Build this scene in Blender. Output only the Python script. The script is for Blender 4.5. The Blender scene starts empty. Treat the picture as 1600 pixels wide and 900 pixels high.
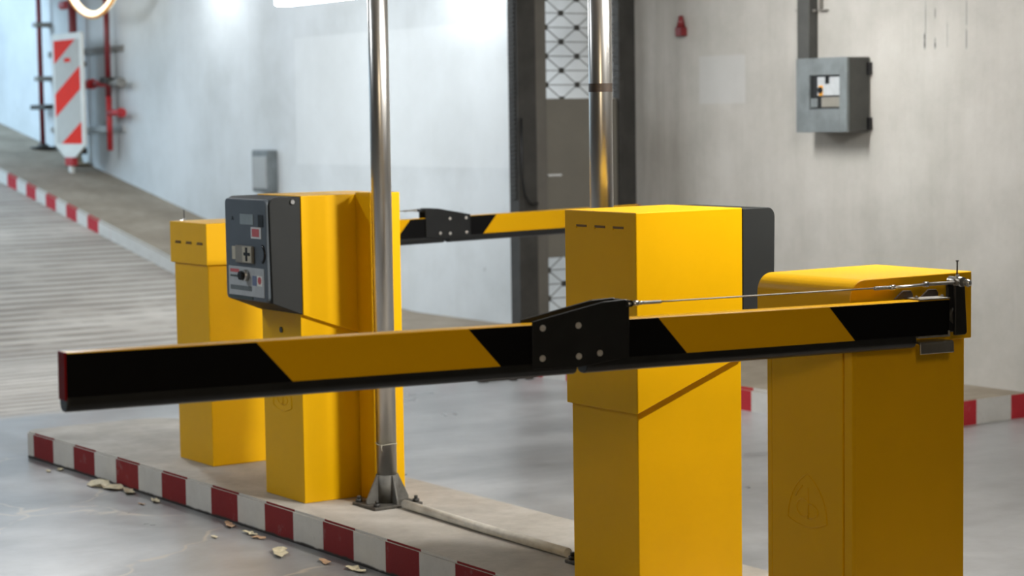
import bpy, bmesh, math, random
from mathutils import Vector, Matrix
random.seed(7)
SC = bpy.context.scene
COL = SC.collection
PI = math.pi
ZI = 0.125            # island / sidewalk top above the road; all heights below are relative to it

# ------------------------------------------------------------------ camera, world, lights, exposure
F_PX, YAW, PITCH, ROLL = 3199.15, 0.6005139, -0.0828827, -0.0148993
CAM = Vector((-3.68984, -6.80197, 1.45159 + ZI))
fw = Vector((math.sin(YAW)*math.cos(PITCH), math.cos(YAW)*math.cos(PITCH), math.sin(PITCH)))
rt = Vector((math.cos(YAW), -math.sin(YAW), 0))
up = rt.cross(fw)
r2 = math.cos(ROLL)*rt + math.sin(ROLL)*up
u2 = -math.sin(ROLL)*rt + math.cos(ROLL)*up
cam = bpy.data.cameras.new('camera')
cam.sensor_width = 36.0
cam.lens = F_PX*36.0/1600.0
cam.clip_end = 200
camo = bpy.data.objects.new('camera', cam)
COL.objects.link(camo)
M = Matrix(((r2.x, u2.x, -fw.x, CAM.x), (r2.y, u2.y, -fw.y, CAM.y), (r2.z, u2.z, -fw.z, CAM.z), (0, 0, 0, 1)))
camo.matrix_world = M
SC.camera = camo
cam.dof.use_dof = True
cam.dof.focus_distance = 6.0
cam.dof.aperture_fstop = 4.0

vs = SC.view_settings
SC.display_settings.display_device = 'sRGB'
vs.view_transform = 'Standard'
vs.look = 'None'
vs.gamma = 1.0
vs.use_curve_mapping = False
vs.exposure = 0.35

w = bpy.data.worlds.new('daylight')
SC.world = w
w.use_nodes = True
bg = w.node_tree.nodes['Background']
bg.inputs[0].default_value = (0.58, 0.80, 1.0, 1)
bg.inputs[1].default_value = 1.5

def area(name, loc, target, sx, sy, power, color=(1, 1, 1), spread=180):
    l = bpy.data.lights.new(name, 'AREA')
    l.shape = 'RECTANGLE'; l.size = sx; l.size_y = sy
    l.energy = power; l.color = color; l.spread = math.radians(spread)
    o = bpy.data.objects.new(name, l)
    COL.objects.link(o)
    o.location = (loc[0], loc[1], loc[2] + ZI)
    d = Vector(target) - Vector(loc)
    o.rotation_euler = d.to_track_quat('-Z', 'Y').to_euler()
    return o
# unseen area lights: inferred island and wall lamps, plus fills added for brightness
area('island_lamp', (0.95, -2.93, 2.75), (0.15, 0.4, 0.7), 0.5, 0.15, 92, (1, 0.97, 0.92))
area('lane_fill', (2.5, -2.93, 2.5), (0.3, 1.0, 0.8), 0.5, 0.15, 8, (1, 0.97, 0.92), 60)  # added narrow fill aimed at the far barrier's front
area('lane_fill', (2.5, 1.4, 2.75), (4.42, 1.4, 1.3), 0.2, 1.0, 32, (1, 0.98, 0.95), 130)  # added fill that brightens the right wall
area('lane_fill', (2.6, 6.8, 2.7), (4.42, 8.0, 1.3), 0.3, 1.6, 46, (0.95, 0.98, 1.0))  # unseen fill, placed to brighten the left stretch of wall
area('lane_fill', (2.0, 10.2, 2.85), (3.9, 10.2, 1.0), 0.3, 1.6, 42, (0.88, 0.95, 1.0))  # added bluish fill for the wall up the ramp
area('ceiling_fill', (1.0, 5.2, 2.8), (0.9, 4.6, 0), 0.25, 1.3, 62, (0.95, 0.98, 1.0))  # added fill for the island's far end and the ramp
area('ceiling_fill', (-2.4, 1.6, 2.8), (-2.0, 1.6, 0), 0.25, 1.3, 37, (0.88, 0.94, 1.0))  # unseen cool fill for the near-lane floor and left-hand faces
area('ceiling_fill', (-4.2, -8.0, 2.85), (-2.0, -4.0, 0.8), 0.25, 1.3, 88, (1, 0.80, 0.55))  # added warm fill behind the camera for the boom and cabinet front
area('wall_lamp', (4.05, 9.4, 2.85), (4.42, 9.3, 2.2), 0.2, 0.7, 7, (0.95, 0.98, 1.0))
area('wall_lamp', (3.95, 5.4, 2.75), (4.42, 5.3, 2.0), 0.2, 0.8, 12, (0.95, 0.98, 1.0))
# daylight falling down the open end of the ramp
area('ramp_daylight', (-1.5, 14.5, 4.8), (0.0, 4.0, 0.0), 6.0, 3.5, 560, (0.60, 0.82, 1.0))

# ------------------------------------------------------------------ helpers
class MB:
    def __init__(s): s.bm = bmesh.new(); s.mi = 0
    def _new(s, geom_faces):
        for f in geom_faces: f.material_index = s.mi
    def box(s, x0, x1, y0, y1, z0, z1, bev=0.0, seg=2):
        n0 = set(s.bm.faces)
        r = bmesh.ops.create_cube(s.bm, size=1.0)
        for v in r['verts']:
            v.co = Vector((x0 if v.co.x < 0 else x1, y0 if v.co.y < 0 else y1, z0 if v.co.z < 0 else z1))
        if bev > 0:
            es = {e for v in r['verts'] for e in v.link_edges}
            bmesh.ops.bevel(s.bm, geom=list(es), offset=bev, segments=seg, affect='EDGES', profile=0.5)
        s._new([f for f in s.bm.faces if f not in n0]); return s
    def prism(s, poly, axis, a0, a1, bev=0.0, seg=2):
        """poly: 2D points, extruded along axis from a0 to a1. axis 'y': pts (x,z); 'x': (y,z); 'z': (x,y)"""
        n0 = set(s.bm.faces)
        def mk(p, a):
            return {'y': (p[0], a, p[1]), 'x': (a, p[0], p[1]), 'z': (p[0], p[1], a)}[axis]
        A = [s.bm.verts.new(mk(p, a0)) for p in poly]
        B = [s.bm.verts.new(mk(p, a1)) for p in poly]
        fs = [s.bm.faces.new(A), s.bm.faces.new(B)]
        n = len(poly)
        for i in range(n): fs.append(s.bm.faces.new((A[i], A[(i+1) % n], B[(i+1) % n], B[i])))
        bmesh.ops.recalc_face_normals(s.bm, faces=fs)
        if bev > 0:
            es = {e for f in fs for e in f.edges}
            bmesh.ops.bevel(s.bm, geom=list(es), offset=bev, segments=seg, affect='EDGES', profile=0.5)
        s._new([f for f in s.bm.faces if f not in n0]); return s
    def cyl(s, p, q, r, r2=None, seg=20, cap=True):
        p, q = Vector(p), Vector(q); r2 = r if r2 is None else r2
        n0 = set(s.bm.faces)
        d = q - p
        res = bmesh.ops.create_cone(s.bm, cap_ends=cap, cap_tris=False, segments=seg, radius1=r, radius2=r2, depth=d.length)
        rot = d.to_track_quat('Z', 'Y').to_matrix().to_4x4()
        bmesh.ops.transform(s.bm, matrix=Matrix.Translation((p+q)/2) @ rot, verts=res['verts'])
        new = [f for f in s.bm.faces if f not in n0]
        for f in new: f.smooth = len(f.verts) == 4
        s._new(new); return s
    def sphere(s, c, r, sc=(1, 1, 1), seg=14):
        n0 = set(s.bm.faces)
        res = bmesh.ops.create_uvsphere(s.bm, u_segments=seg, v_segments=max(6, seg//2), radius=r)
        for v in res['verts']: v.co = Vector((v.co.x*sc[0], v.co.y*sc[1], v.co.z*sc[2])) + Vector(c)
        new = [f for f in s.bm.faces if f not in n0]
        for f in new: f.smooth = True
        s._new(new); return s
    def tube(s, pts, r, seg=8, closed=False, flat=None):
        """sweep a circle (or a flattened one) along pts"""
        n0 = set(s.bm.faces)
        P = [Vector(p) for p in pts]; n = len(P); rings = []
        ref = None
        for i in range(n):
            a = P[i-1] if (i > 0 or closed) else P[0]
            b = P[(i+1) % n] if (i < n-1 or closed) else P[-1]
            t = (b - a).normalized()
            if ref is None:
                ref = t.orthogonal().normalized()
            ref = (ref - t*ref.dot(t)).normalized()
            bi = t.cross(ref)
            fl = flat or 1.0
            rings.append([s.bm.verts.new(P[i] + r*(math.cos(k*2*PI/seg)*ref + fl*math.sin(k*2*PI/seg)*bi)) for k in range(seg)])
        m = n if closed else n-1
        for i in range(m):
            A, B = rings[i], rings[(i+1) % n]
            for k in range(seg):
                f = s.bm.faces.new((A[k], A[(k+1) % seg], B[(k+1) % seg], B[k])); f.smooth = True
        if not closed:
            s.bm.faces.new(rings[0][::-1]); s.bm.faces.new(rings[-1])
        s._new([f for f in s.bm.faces if f not in n0]); return s
    def build(s, name, mats, parent=None, loc=(0, 0, 0), rot=(0, 0, 0)):
        bmesh.ops.recalc_face_normals(s.bm, faces=s.bm.faces[:])
        me = bpy.data.meshes.new(name)
        s.bm.to_mesh(me); s.bm.free()
        if not isinstance(mats, (list, tuple)): mats = [mats]
        for m in mats: me.materials.append(m)
        o = bpy.data.objects.new(name, me); COL.objects.link(o)
        o.rotation_euler = rot
        if parent is not None:
            o.parent = parent; o.location = loc
        else:
            o.location = (loc[0], loc[1], loc[2] + ZI)
        return o

def tag(o, label, cat, group=None, kind=None):
    o['label'] = label; o['category'] = cat
    if group: o['group'] = group
    if kind: o['kind'] = kind
    return o
def thing(name, label, cat, loc=(0, 0, 0), rotz=0.0, group=None):
    o = bpy.data.objects.new(name, None); COL.objects.link(o)
    o.empty_display_size = 0.1
    o.location = (loc[0], loc[1], loc[2] + ZI); o.rotation_euler = (0, 0, rotz)
    return tag(o, label, cat, group)
def struct(o, label=None, cat=None):
    o['kind'] = 'structure'
    if label: o['label'] = label
    if cat: o['category'] = cat
    return o

# ------------------------------------------------------------------ materials
def lin(r, g, b):
    f = lambda c: (c/255/12.92) if c/255 <= 0.04045 else ((c/255+0.055)/1.055)**2.4
    return (f(r), f(g), f(b), 1)
class NT:
    def __init__(s, name):
        s.m = bpy.data.materials.new(name); s.m.use_nodes = True
        s.t = s.m.node_tree; s.b = s.t.nodes['Principled BSDF']
        s.co = s.t.nodes.new('ShaderNodeTexCoord')
    def n(s, typ, **kw):
        x = s.t.nodes.new(typ)
        for k, v in kw.items(): setattr(x, k, v)
        return x
    def l(s, a, b): s.t.links.new(a, b)
    def math(s, op, a, b=None, c=None):
        x = s.n('ShaderNodeMath', operation=op)
        for i, v in enumerate((a, b, c)):
            if v is None: continue
            if isinstance(v, (int, float)): x.inputs[i].default_value = v
            else: s.l(v, x.inputs[i])
        return x.outputs[0]
    def obj(s): return s.co.outputs['Object']
    def xyz(s):
        x = s.n('ShaderNodeSeparateXYZ'); s.l(s.obj(), x.inputs[0]); return x.outputs
    def nrm(s):
        g = s.n('ShaderNodeNewGeometry'); x = s.n('ShaderNodeSeparateXYZ'); s.l(g.outputs['Normal'], x.inputs[0]); return x.outputs
    def noise(s, scale, detail=4, rough=0.6, stretch=None, dist=0.0):
        t = s.n('ShaderNodeTexNoise'); t.inputs['Scale'].default_value = scale
        t.inputs['Detail'].default_value = detail; t.inputs['Roughness'].default_value = rough
        t.inputs['Distortion'].default_value = dist
        src = s.obj()
        if stretch:
            mp = s.n('ShaderNodeMapping'); mp.inputs['Scale'].default_value = stretch
            s.l(src, mp.inputs[0]); src = mp.outputs[0]
        s.l(src, t.inputs['Vector']); return t.outputs['Fac']
    def ramp(s, fac, stops):
        r = s.n('ShaderNodeValToRGB'); e = r.color_ramp.elements
        e[0].position, e[0].color = stops[0]; e[1].position, e[1].color = stops[-1]
        for p, c in stops[1:-1]:
            x = e.new(p); x.color = c
        s.l(fac, r.inputs[0]); return r.outputs[0]
    def sstep(s, v, a, b):
        m = s.n('ShaderNodeMapRange', interpolation_type='SMOOTHSTEP')
        m.inputs['From Min'].default_value = a; m.inputs['From Max'].default_value = b
        s.l(v, m.inputs['Value']); return m.outputs[0]
    def mix(s, fac, a, b, mode='MIX'):
        m = s.n('ShaderNodeMix', data_type='RGBA', blend_type=mode)
        for sock, v in ((m.inputs[0], fac), (m.inputs[6], a), (m.inputs[7], b)):
            if isinstance(v, (int, float)): sock.default_value = v
            elif isinstance(v, tuple): sock.default_value = v
            else: s.l(v, sock)
        return m.outputs[2]
    def bump(s, h, strength=0.3, dist=0.01):
        b = s.n('ShaderNodeBump'); b.inputs['Strength'].default_value = strength; b.inputs['Distance'].default_value = dist
        s.l(h, b.inputs['Height']); s.l(b.outputs[0], s.b.inputs['Normal'])
    def set(s, col=None, rough=None, metal=None, spec=None):
        for k, v in (('Base Color', col), ('Roughness', rough), ('Metallic', metal), ('Specular IOR Level', spec)):
            if v is None: continue
            if isinstance(v, (int, float, tuple)): s.b.inputs[k].default_value = v
            else: s.l(v, s.b.inputs[k])
        return s.m
def paint(name, c, rough=0.4, metal=0.0, var=0.06, scale=6.0, spec=0.5, stretch=None):
    t = NT(name)
    n = t.noise(scale, 5, 0.6, stretch)
    d = tuple(x*(1-var) for x in c[:3]) + (1,); u = tuple(min(1, x*(1+var)) for x in c[:3]) + (1,)
    col = t.ramp(n, [(0.3, d), (0.7, u)])
    rr = t.math('MULTIPLY_ADD', n, 0.12, rough-0.06)
    return t.set(col, rr, metal, spec)

YELLOW = paint('yellow_powder_coat', (0.80, 0.435, 0.001, 1), 0.40, 0, 0.04, 3.0, 0.22)
ARMY = paint('yellow_boom_paint', (0.74, 0.42, 0.004, 1), 0.38, 0, 0.04, 5.0, 0.4)
BLACK = paint('black_film', (0.004, 0.004, 0.0045, 1), 0.35, 0, 0.2, 5.0, 0.35)
BLACKP = paint('black_painted_plate', (0.012, 0.013, 0.014, 1), 0.42, 0, 0.15, 20.0, 0.4)
RUBBER = paint('black_rubber', (0.013, 0.014, 0.015, 1), 0.32, 0, 0.2, 12.0, 0.45)
REDTAPE = paint('red_reflective_tape', (0.24, 0.008, 0.010, 1), 0.5, 0, 0.1, 30.0, 0.1)
PLAST = paint('grey_blue_plastic', (0.085, 0.105, 0.125, 1), 0.5, 0, 0.08, 8.0)
DGREY = paint('dark_grey_coat', (0.029, 0.031, 0.031, 1), 0.6, 0, 0.06, 6.0, 0.15)
GREYP = paint('grey_enclosure_plastic', (0.150, 0.172, 0.180, 1), 0.45, 0, 0.25, 9.0)
GREYD = paint('dark_grey_enclosure', (0.065, 0.066, 0.062, 1), 0.55, 0, 0.15, 9.0)
ZINC = paint('zinc_plated_steel', (0.55, 0.55, 0.54, 1), 0.32, 1.0, 0.1, 40.0)
STAIN = paint('brushed_stainless', (0.58, 0.565, 0.54, 1), 0.30, 1.0, 0.05, 30.0, 0.5, (1, 1, 0.05))
GALV = paint('dull_galvanised_steel', (0.26, 0.25, 0.232, 1), 0.62, 0.4, 0.25, 25.0)
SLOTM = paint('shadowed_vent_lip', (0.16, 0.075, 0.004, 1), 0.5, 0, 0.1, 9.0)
LUG = paint('brown_steel', (0.085, 0.066, 0.055, 1), 0.4, 0.5, 0.2, 30.0)  # clamp lugs' shade put into this brown; the pole's joint band shares it
BASEP = paint('grimy_base_plate', (0.085, 0.078, 0.066, 1), 0.7, 0.2, 0.35, 25.0)
GUSS = paint('grimy_galvanised_gusset', (0.15, 0.145, 0.13, 1), 0.65, 0.3, 0.3, 25.0)
BOLTM = paint('bright_bolt_zinc', (0.62, 0.61, 0.59, 1), 0.35, 0.35, 0.1, 40.0)
LATT = paint('lattice_grey', (0.14, 0.14, 0.135, 1), 0.5, 0, 0.1, 9.0)
DARKST = paint('dark_painted_steel', (0.040, 0.039, 0.036, 1), 0.55, 0, 0.3, 8.0)
GATEG = paint('grey_gate_paint', (0.125, 0.118, 0.104, 1), 0.5, 0, 0.12, 6.0)
GATEL = paint('grey_gate_leaf', (0.165, 0.156, 0.132, 1), 0.5, 0, 0.08, 4.0)
WHITEP = paint('white_plastic', (0.62, 0.64, 0.65, 1), 0.45, 0, 0.06, 9.0)
LABELW = paint('pale_label', (0.42, 0.45, 0.47, 1), 0.45, 0, 0.1, 30.0)
LABELR = paint('red_print', (0.50, 0.10, 0.11, 1), 0.5, 0, 0.1, 60.0)
LABELB = paint('blue_print', (0.14, 0.18, 0.30, 1), 0.5, 0, 0.1, 60.0)
LABELK = paint('dark_print', (0.05, 0.07, 0.065, 1), 0.5, 0, 0.1, 60.0)
CREAM = paint('cream_plastic', (0.46, 0.43, 0.34, 1), 0.5, 0, 0.1, 30.0)
READER = paint('warm_grey_plastic', (0.23, 0.22, 0.19, 1), 0.5, 0, 0.1, 20.0)
LCD = paint('grey_lcd', (0.26, 0.31, 0.33, 1), 0.2, 0, 0.05, 20.0)
BLK = paint('black_plastic', (0.006, 0.006, 0.007, 1), 0.25, 0, 0.1, 20.0)
SIGNR = paint('red_reflective_sheet', (0.78, 0.035, 0.020, 1), 0.6, 0, 0.05, 10.0, 0.08)
SIGNW = paint('white_reflective_sheet', (0.52, 0.51, 0.48, 1), 0.6, 0, 0.05, 10.0, 0.08)
SIGNF = paint('white_sign_frame', (0.74, 0.74, 0.70, 1), 0.4, 0, 0.06, 10.0)
PIPER = paint('dark_red_pipe_paint', (0.17, 0.012, 0.016, 1), 0.4, 0, 0.3, 6.0)
PIPEB = paint('brighter_red_pipe_paint', (0.42, 0.02, 0.025, 1), 0.4, 0, 0.3, 9.0)
PVC = paint('dirty_white_conduit', (0.66, 0.63, 0.56, 1), 0.5, 0, 0.2, 14.0)
LEAF = paint('dry_pale_leaf', (0.72, 0.64, 0.44, 1), 0.7, 0, 0.25, 40.0)
LEAFB = paint('dry_tan_leaf', (0.55, 0.36, 0.22, 1), 0.7, 0, 0.3, 40.0)
DIRT = paint('dark_dirt', (0.035, 0.028, 0.022, 1), 0.9, 0, 0.5, 14.0)
CABLEM = paint('steel_cable', (0.27, 0.25, 0.22, 1), 0.45, 0.8, 0.2, 200.0)
ORANGE = paint('orange_cable_sheath', (0.95, 0.42, 0.06, 1), 0.4, 0, 0.08, 10.0)

def m_wall():
    t = NT('painted_concrete_wall'); x, y, z = t.xyz()
    n1 = t.noise(0.9, 5, 0.62); n2 = t.noise(2.0, 6, 0.7, (1, 3.0, 0.30)); n3 = t.noise(26, 3, 0.6)
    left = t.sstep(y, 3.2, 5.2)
    base = t.mix(left, (0.53, 0.52, 0.49, 1), (0.66, 0.705, 0.735, 1))  # left stretch: lamp brightness and daylight blue put into the base colour
    d = t.ramp(n1, [(0.30, (0.78, 0.78, 0.765, 1)), (0.62, (1, 1, 1, 1))])
    n6 = t.noise(3.2, 6, 0.72)
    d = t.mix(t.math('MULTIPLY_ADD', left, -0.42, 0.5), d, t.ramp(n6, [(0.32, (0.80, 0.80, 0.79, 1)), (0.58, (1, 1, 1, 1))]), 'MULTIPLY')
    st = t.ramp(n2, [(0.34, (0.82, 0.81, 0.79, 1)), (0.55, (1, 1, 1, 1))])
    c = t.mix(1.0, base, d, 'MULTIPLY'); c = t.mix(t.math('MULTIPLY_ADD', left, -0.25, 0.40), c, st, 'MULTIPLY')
    # repainted patch on the grey part, cleaner repaint above the dado line on the bright part
    def band(v, a, b, s=0.012):
        return t.math('MULTIPLY', t.sstep(v, a-s, a+s), t.math('SUBTRACT', 1.0, t.sstep(v, b-s, b+s)))
    p1 = t.math('MULTIPLY', band(y, 2.54, 2.97), band(z, 1.52, 1.81))
    c = t.mix(t.math('MULTIPLY', p1, 0.55), c, (0.55, 0.56, 0.56, 1))
    p2 = t.math('MULTIPLY', band(y, 5.0, 8.15), band(z, 1.10, 2.13))
    c = t.mix(t.math('MULTIPLY', p2, 0.40), c, (0.74, 0.78, 0.80, 1))
    # gate's shadow painted into the wall colour as grey streaks
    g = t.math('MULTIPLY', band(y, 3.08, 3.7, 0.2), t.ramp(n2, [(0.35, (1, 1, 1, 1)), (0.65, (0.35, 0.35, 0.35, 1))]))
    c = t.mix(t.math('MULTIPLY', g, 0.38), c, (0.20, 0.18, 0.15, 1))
    # black drip stains
    n4 = t.noise(40, 3, 0.7, (1, 1, 0.5))
    for (yy, z0, z1, wd, k) in ((1.076, 1.79, 1.87, .006, .9), (1.07, 1.87, 2.04, .004, .5), (1.0, 1.79, 1.84, .006, .8), (1.0, 1.95, 2.0, .005, .5), (0.913, 1.79, 1.95, .003, .4), (0.776, 1.78, 1.88, .005, .55), (0.776, 1.90, 2.03, .005, .4)):
        s_ = t.math('MULTIPLY', band(y, yy-wd, yy+wd, .003), band(z, z0, z1, .015))
        s_ = t.math('MULTIPLY', s_, t.sstep(n4, 0.32, 0.5))
        c = t.mix(t.math('MULTIPLY', s_, k), c, (0.03, 0.03, 0.03, 1))
    sp = t.noise(7, 2, 0.5)
    c = t.mix(t.math('MULTIPLY', t.sstep(sp, 0.76, 0.80), 0.4), c, (0.16, 0.15, 0.13, 1))
    t.bump(t.math('ADD', n3, t.math('MULTIPLY', n1, 2.0)), 0.25, 0.006)
    return t.set(c, 0.75, 0, 0.3)
WALL = m_wall()

def m_floor():
    t = NT('concrete_floor'); x, y, z = t.xyz()
    n1 = t.noise(1.1, 6, 0.62, None, 0.6); n2 = t.noise(4.5, 6, 0.68); n3 = t.noise(60, 3, 0.6)
    n5 = t.noise(1.5, 5, 0.6, (0.35, 1.6, 1))
    c = t.ramp(n1, [(0.28, (0.25, 0.25, 0.25, 1)), (0.5, (0.37, 0.375, 0.38, 1)), (0.72, (0.48, 0.485, 0.49, 1))])
    c = t.mix(0.6, c, t.ramp(n2, [(0.3, (0.72, 0.71, 0.70, 1)), (0.6, (1, 1, 1, 1))]), 'MULTIPLY')
    # tyre-dark bands across the far lane
    c = t.mix(0.55, c, t.ramp(n5, [(0.36, (0.62, 0.63, 0.64, 1)), (0.55, (1, 1, 1, 1))]), 'MULTIPLY')
    # pale hairline cracks in the screed
    v = t.n('ShaderNodeTexVoronoi', feature='DISTANCE_TO_EDGE'); v.inputs['Scale'].default_value = 1.15
    mp = t.n('ShaderNodeVectorMath', operation='ADD')
    nn = t.n('ShaderNodeTexNoise'); nn.inputs['Scale'].default_value = 3.0
    t.l(t.obj(), nn.inputs['Vector'])
    sc = t.n('ShaderNodeVectorMath', operation='SCALE'); sc.inputs[3].default_value = 0.35
    t.l(nn.outputs['Color'], sc.inputs[0]); t.l(t.obj(), mp.inputs[0]); t.l(sc.outputs[0], mp.inputs[1]); t.l(mp.outputs[0], v.inputs['Vector'])
    crack = t.math('SUBTRACT', 1.0, t.sstep(v.outputs['Distance'], 0.0, 0.018))
    near = t.math('SUBTRACT', 1.0, t.sstep(x, -0.25, -0.15))
    ck = t.math('MULTIPLY', t.math('MULTIPLY', crack, near), t.math('MULTIPLY', t.sstep(n2, 0.36, 0.52), 0.85))
    c = t.mix(ck, c, (0.52, 0.46, 0.38, 1))
    # darker floor colour along the island kerb
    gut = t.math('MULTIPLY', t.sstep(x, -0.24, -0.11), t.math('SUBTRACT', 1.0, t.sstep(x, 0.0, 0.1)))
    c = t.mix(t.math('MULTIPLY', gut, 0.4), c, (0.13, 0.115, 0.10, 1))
    # ribbed ramp
    rm = t.sstep(y, 3.7, 3.95)
    nr = t.noise(1.2, 6, 0.65, (0.5, 2.2, 1))
    nw = t.noise(2.5, 4, 0.6, (0.4, 1.0, 1))
    cr = t.ramp(nr, [(0.28, (0.27, 0.24, 0.21, 1)), (0.5, (0.41, 0.38, 0.34, 1)), (0.72, (0.52, 0.49, 0.45, 1))])
    ph = t.math('MULTIPLY_ADD', nw, 0.06, y)
    rib = t.math('MULTIPLY_ADD', t.math('SINE', t.math('MULTIPLY', ph, 2*PI/0.155)), 0.5, 0.5)
    wear = t.sstep(t.noise(1.6, 4, 0.6), 0.30, 0.58)
    cr = t.mix(t.math('MULTIPLY', t.math('MULTIPLY', t.sstep(rib, 0.35, 0.9), wear), 0.75), cr, (0.15, 0.13, 0.11, 1))
    c = t.mix(rm, c, cr)
    h = t.math('ADD', t.math('MULTIPLY', n3, 0.15), t.math('MULTIPLY', t.math('MULTIPLY', rib, rm), -1.6))
    t.bump(h, 0.5, 0.006)
    ro = t.math('ADD', t.math('MULTIPLY_ADD', n1, 0.30, 0.17), t.math('MULTIPLY', rm, 0.30))
    return t.set(c, ro, 0, 0.5)
FLOOR = m_floor()

def stripes(t, coord, phase, period):
    fr = t.math('FRACT', t.math('DIVIDE', t.math('SUBTRACT', coord, phase), period))
    return fr
def m_kerb(name, side):
    t = NT(name); x, y, z = t.xyz(); nx, ny, nz = t.nrm()
    n1 = t.noise(2.0, 6, 0.65); n2 = t.noise(9, 5, 0.7); n3 = t.noise(70, 3, 0.6)
    top = t.ramp(n1, [(0.3, (0.33, 0.305, 0.265, 1)), (0.5, (0.44, 0.41, 0.365, 1)), (0.7, (0.56, 0.535, 0.49, 1))])
    top = t.mix(0.5, top, t.ramp(n2, [(0.3, (0.7, 0.69, 0.68, 1)), (0.6, (1, 1, 1, 1))]), 'MULTIPLY')
    if side != 'island':
        top = t.mix(1.0, top, (0.60, 0.545, 0.47, 1), 'MULTIPLY')
    if side == 'island':
        fr = stripes(t, y, 2.395 - 0.45*20, 0.45)                     # red in the upper half of each period
        red = t.math('GREATER_THAN', fr, 0.5)
        red = t.math('MULTIPLY', red, t.math('LESS_THAN', y, 2.395))
        red = t.math('MULTIPLY', red, t.math('LESS_THAN', x, 0.3))
        rc, wc = (0.27, 0.020, 0.020, 1), (0.74, 0.71, 0.65, 1)
    else:
        fr = stripes(t, y, 1.40, 0.48)
        r1 = t.math('LESS_THAN', fr, 0.5)
        gone = t.math('MULTIPLY', t.sstep(y, 7.0, 8.0), t.math('SUBTRACT', 1.0, t.sstep(y, 9.75, 9.95)))
        r1 = t.math('MULTIPLY', r1, t.math('SUBTRACT', 1.0, gone))
        r2_ = t.math('GREATER_THAN', stripes(t, x, 4.03, 0.508), 0.5)
        end = t.math('LESS_THAN', ny, -0.5)
        red = t.math('ADD', t.math('MULTIPLY', r2_, end), t.math('MULTIPLY', r1, t.math('SUBTRACT', 1.0, end)))
        rc, wc = (0.46, 0.020, 0.032, 1), (0.62, 0.62, 0.60, 1)
    worn = t.math('MULTIPLY', t.sstep(n2, 0.60, 0.68), 0.5)
    sidec = t.mix(red, wc, rc)
    sidec = t.mix(0.5, sidec, t.ramp(n2, [(0.25, (0.75, 0.74, 0.72, 1)), (0.6, (1, 1, 1, 1))]), 'MULTIPLY')
    sidec = t.mix(t.math('MULTIPLY', worn, 0.4), sidec, (0.33, 0.31, 0.28, 1))
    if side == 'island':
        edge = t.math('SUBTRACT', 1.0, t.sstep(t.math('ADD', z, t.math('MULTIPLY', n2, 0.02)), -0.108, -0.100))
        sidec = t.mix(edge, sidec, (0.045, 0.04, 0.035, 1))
    c = t.mix(t.math('GREATER_THAN', nz, 0.5), sidec, top)
    t.bump(t.math('ADD', t.math('MULTIPLY', n3, 0.3), n2), 0.35, 0.004)
    return t.set(c, 0.7, 0, 0.35)
ISLAND = m_kerb('island_concrete', 'island')
SIDEW = m_kerb('sidewalk_concrete', 'walk')
CEIL = paint('ceiling_concrete', (0.5, 0.5, 0.49, 1), 0.8, 0, 0.12, 1.5)
DARKW = paint('far_garage_wall', (0.22, 0.21, 0.20, 1), 0.8, 0, 0.12, 1.0)

def emit(name, c, s):
    m = bpy.data.materials.new(name); m.use_nodes = True
    b = m.node_tree.nodes['Principled BSDF']
    b.inputs['Base Color'].default_value = c; b.inputs['Emission Color'].default_value = c
    b.inputs['Emission Strength'].default_value = s
    return m
TUBE_ON = emit('lit_fluorescent_diffuser', (0.92, 0.97, 1.0, 1), 9.0)
CABLE_EMIT = emit('emissive_cable_core', (1.0, 0.86, 0.62, 1), 1.6)  # core's brightness is emission set in its material

# ------------------------------------------------------------------ the setting
def rz(y):                       # rise of the ramp
    s = y - 6.55
    return 0.0 if s < -0.3 else (0.177*(s+0.3)**2/1.2 if s < 0.3 else 0.177*s)
ys = [-16, -6, 0, 3, 6.2] + [6.25 + 0.1*k for k in range(8)] + [7.2, 9, 12, 16, 20]
b = MB()
prof = [(y, -0.125 + rz(y)) for y in ys] + [(20, -0.4), (-16, -0.4)]
b.prism(prof, 'x', -9.0, 4.45)
floor = struct(b.build('floor', FLOOR))

b = MB()
nose = []
for x, y in ((-0.10, -7.5), (-0.10, -1.0), (-0.094, -0.3), (-0.10, 0.4), (-0.113, 1.1), (-0.127, 1.8), (-0.142, 2.28), (-0.147, 2.42)): nose.append((x, y))
for k in range(1, 8):
    a = PI - k*PI/2/8
    nose.append((-0.149 + 0.07 + 0.07*math.cos(a), 2.45 + 0.07*math.sin(a)))
nose += [(0.0, 2.52), (0.40, 2.52), (0.54, 2.48), (0.60, 2.39), (0.615, 2.25), (0.615, -7.5)]
b.prism(nose, 'z', -0.16, 0.0)
es = [e for e in b.bm.edges if all(abs(v.co.z) < 1e-5 for v in e.verts)]
bmesh.ops.bevel(b.bm, geom=es, offset=0.008, segments=2, affect='EDGES')
island = struct(b.build('traffic_island', ISLAND), 'raised concrete traffic island with red and white kerb', 'traffic island')

b = MB()
WX0, WX1 = 3.46, 4.42
yk = [0.335, 1, 3, 5, 6.2] + [6.25 + 0.1*k for k in range(8)] + [7.2, 9, 12, 16, 20]
b.prism([(y, rz(y)) for y in yk] + [(20, -0.4), (0.335, -0.4)], 'x', WX0, WX1 + 0.02)
es = [e for e in b.bm.edges if all(abs(v.co.x-WX0) < 1e-5 for v in e.verts) and all(v.co.z > rz(v.co.y)-0.01 for v in e.verts)]
bmesh.ops.bevel(b.bm, geom=es, offset=0.015, segments=2, affect='EDGES')
struct(b.build('sidewalk', SIDEW), 'raised sidewalk with red and white kerb along the far wall', 'sidewalk')

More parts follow.
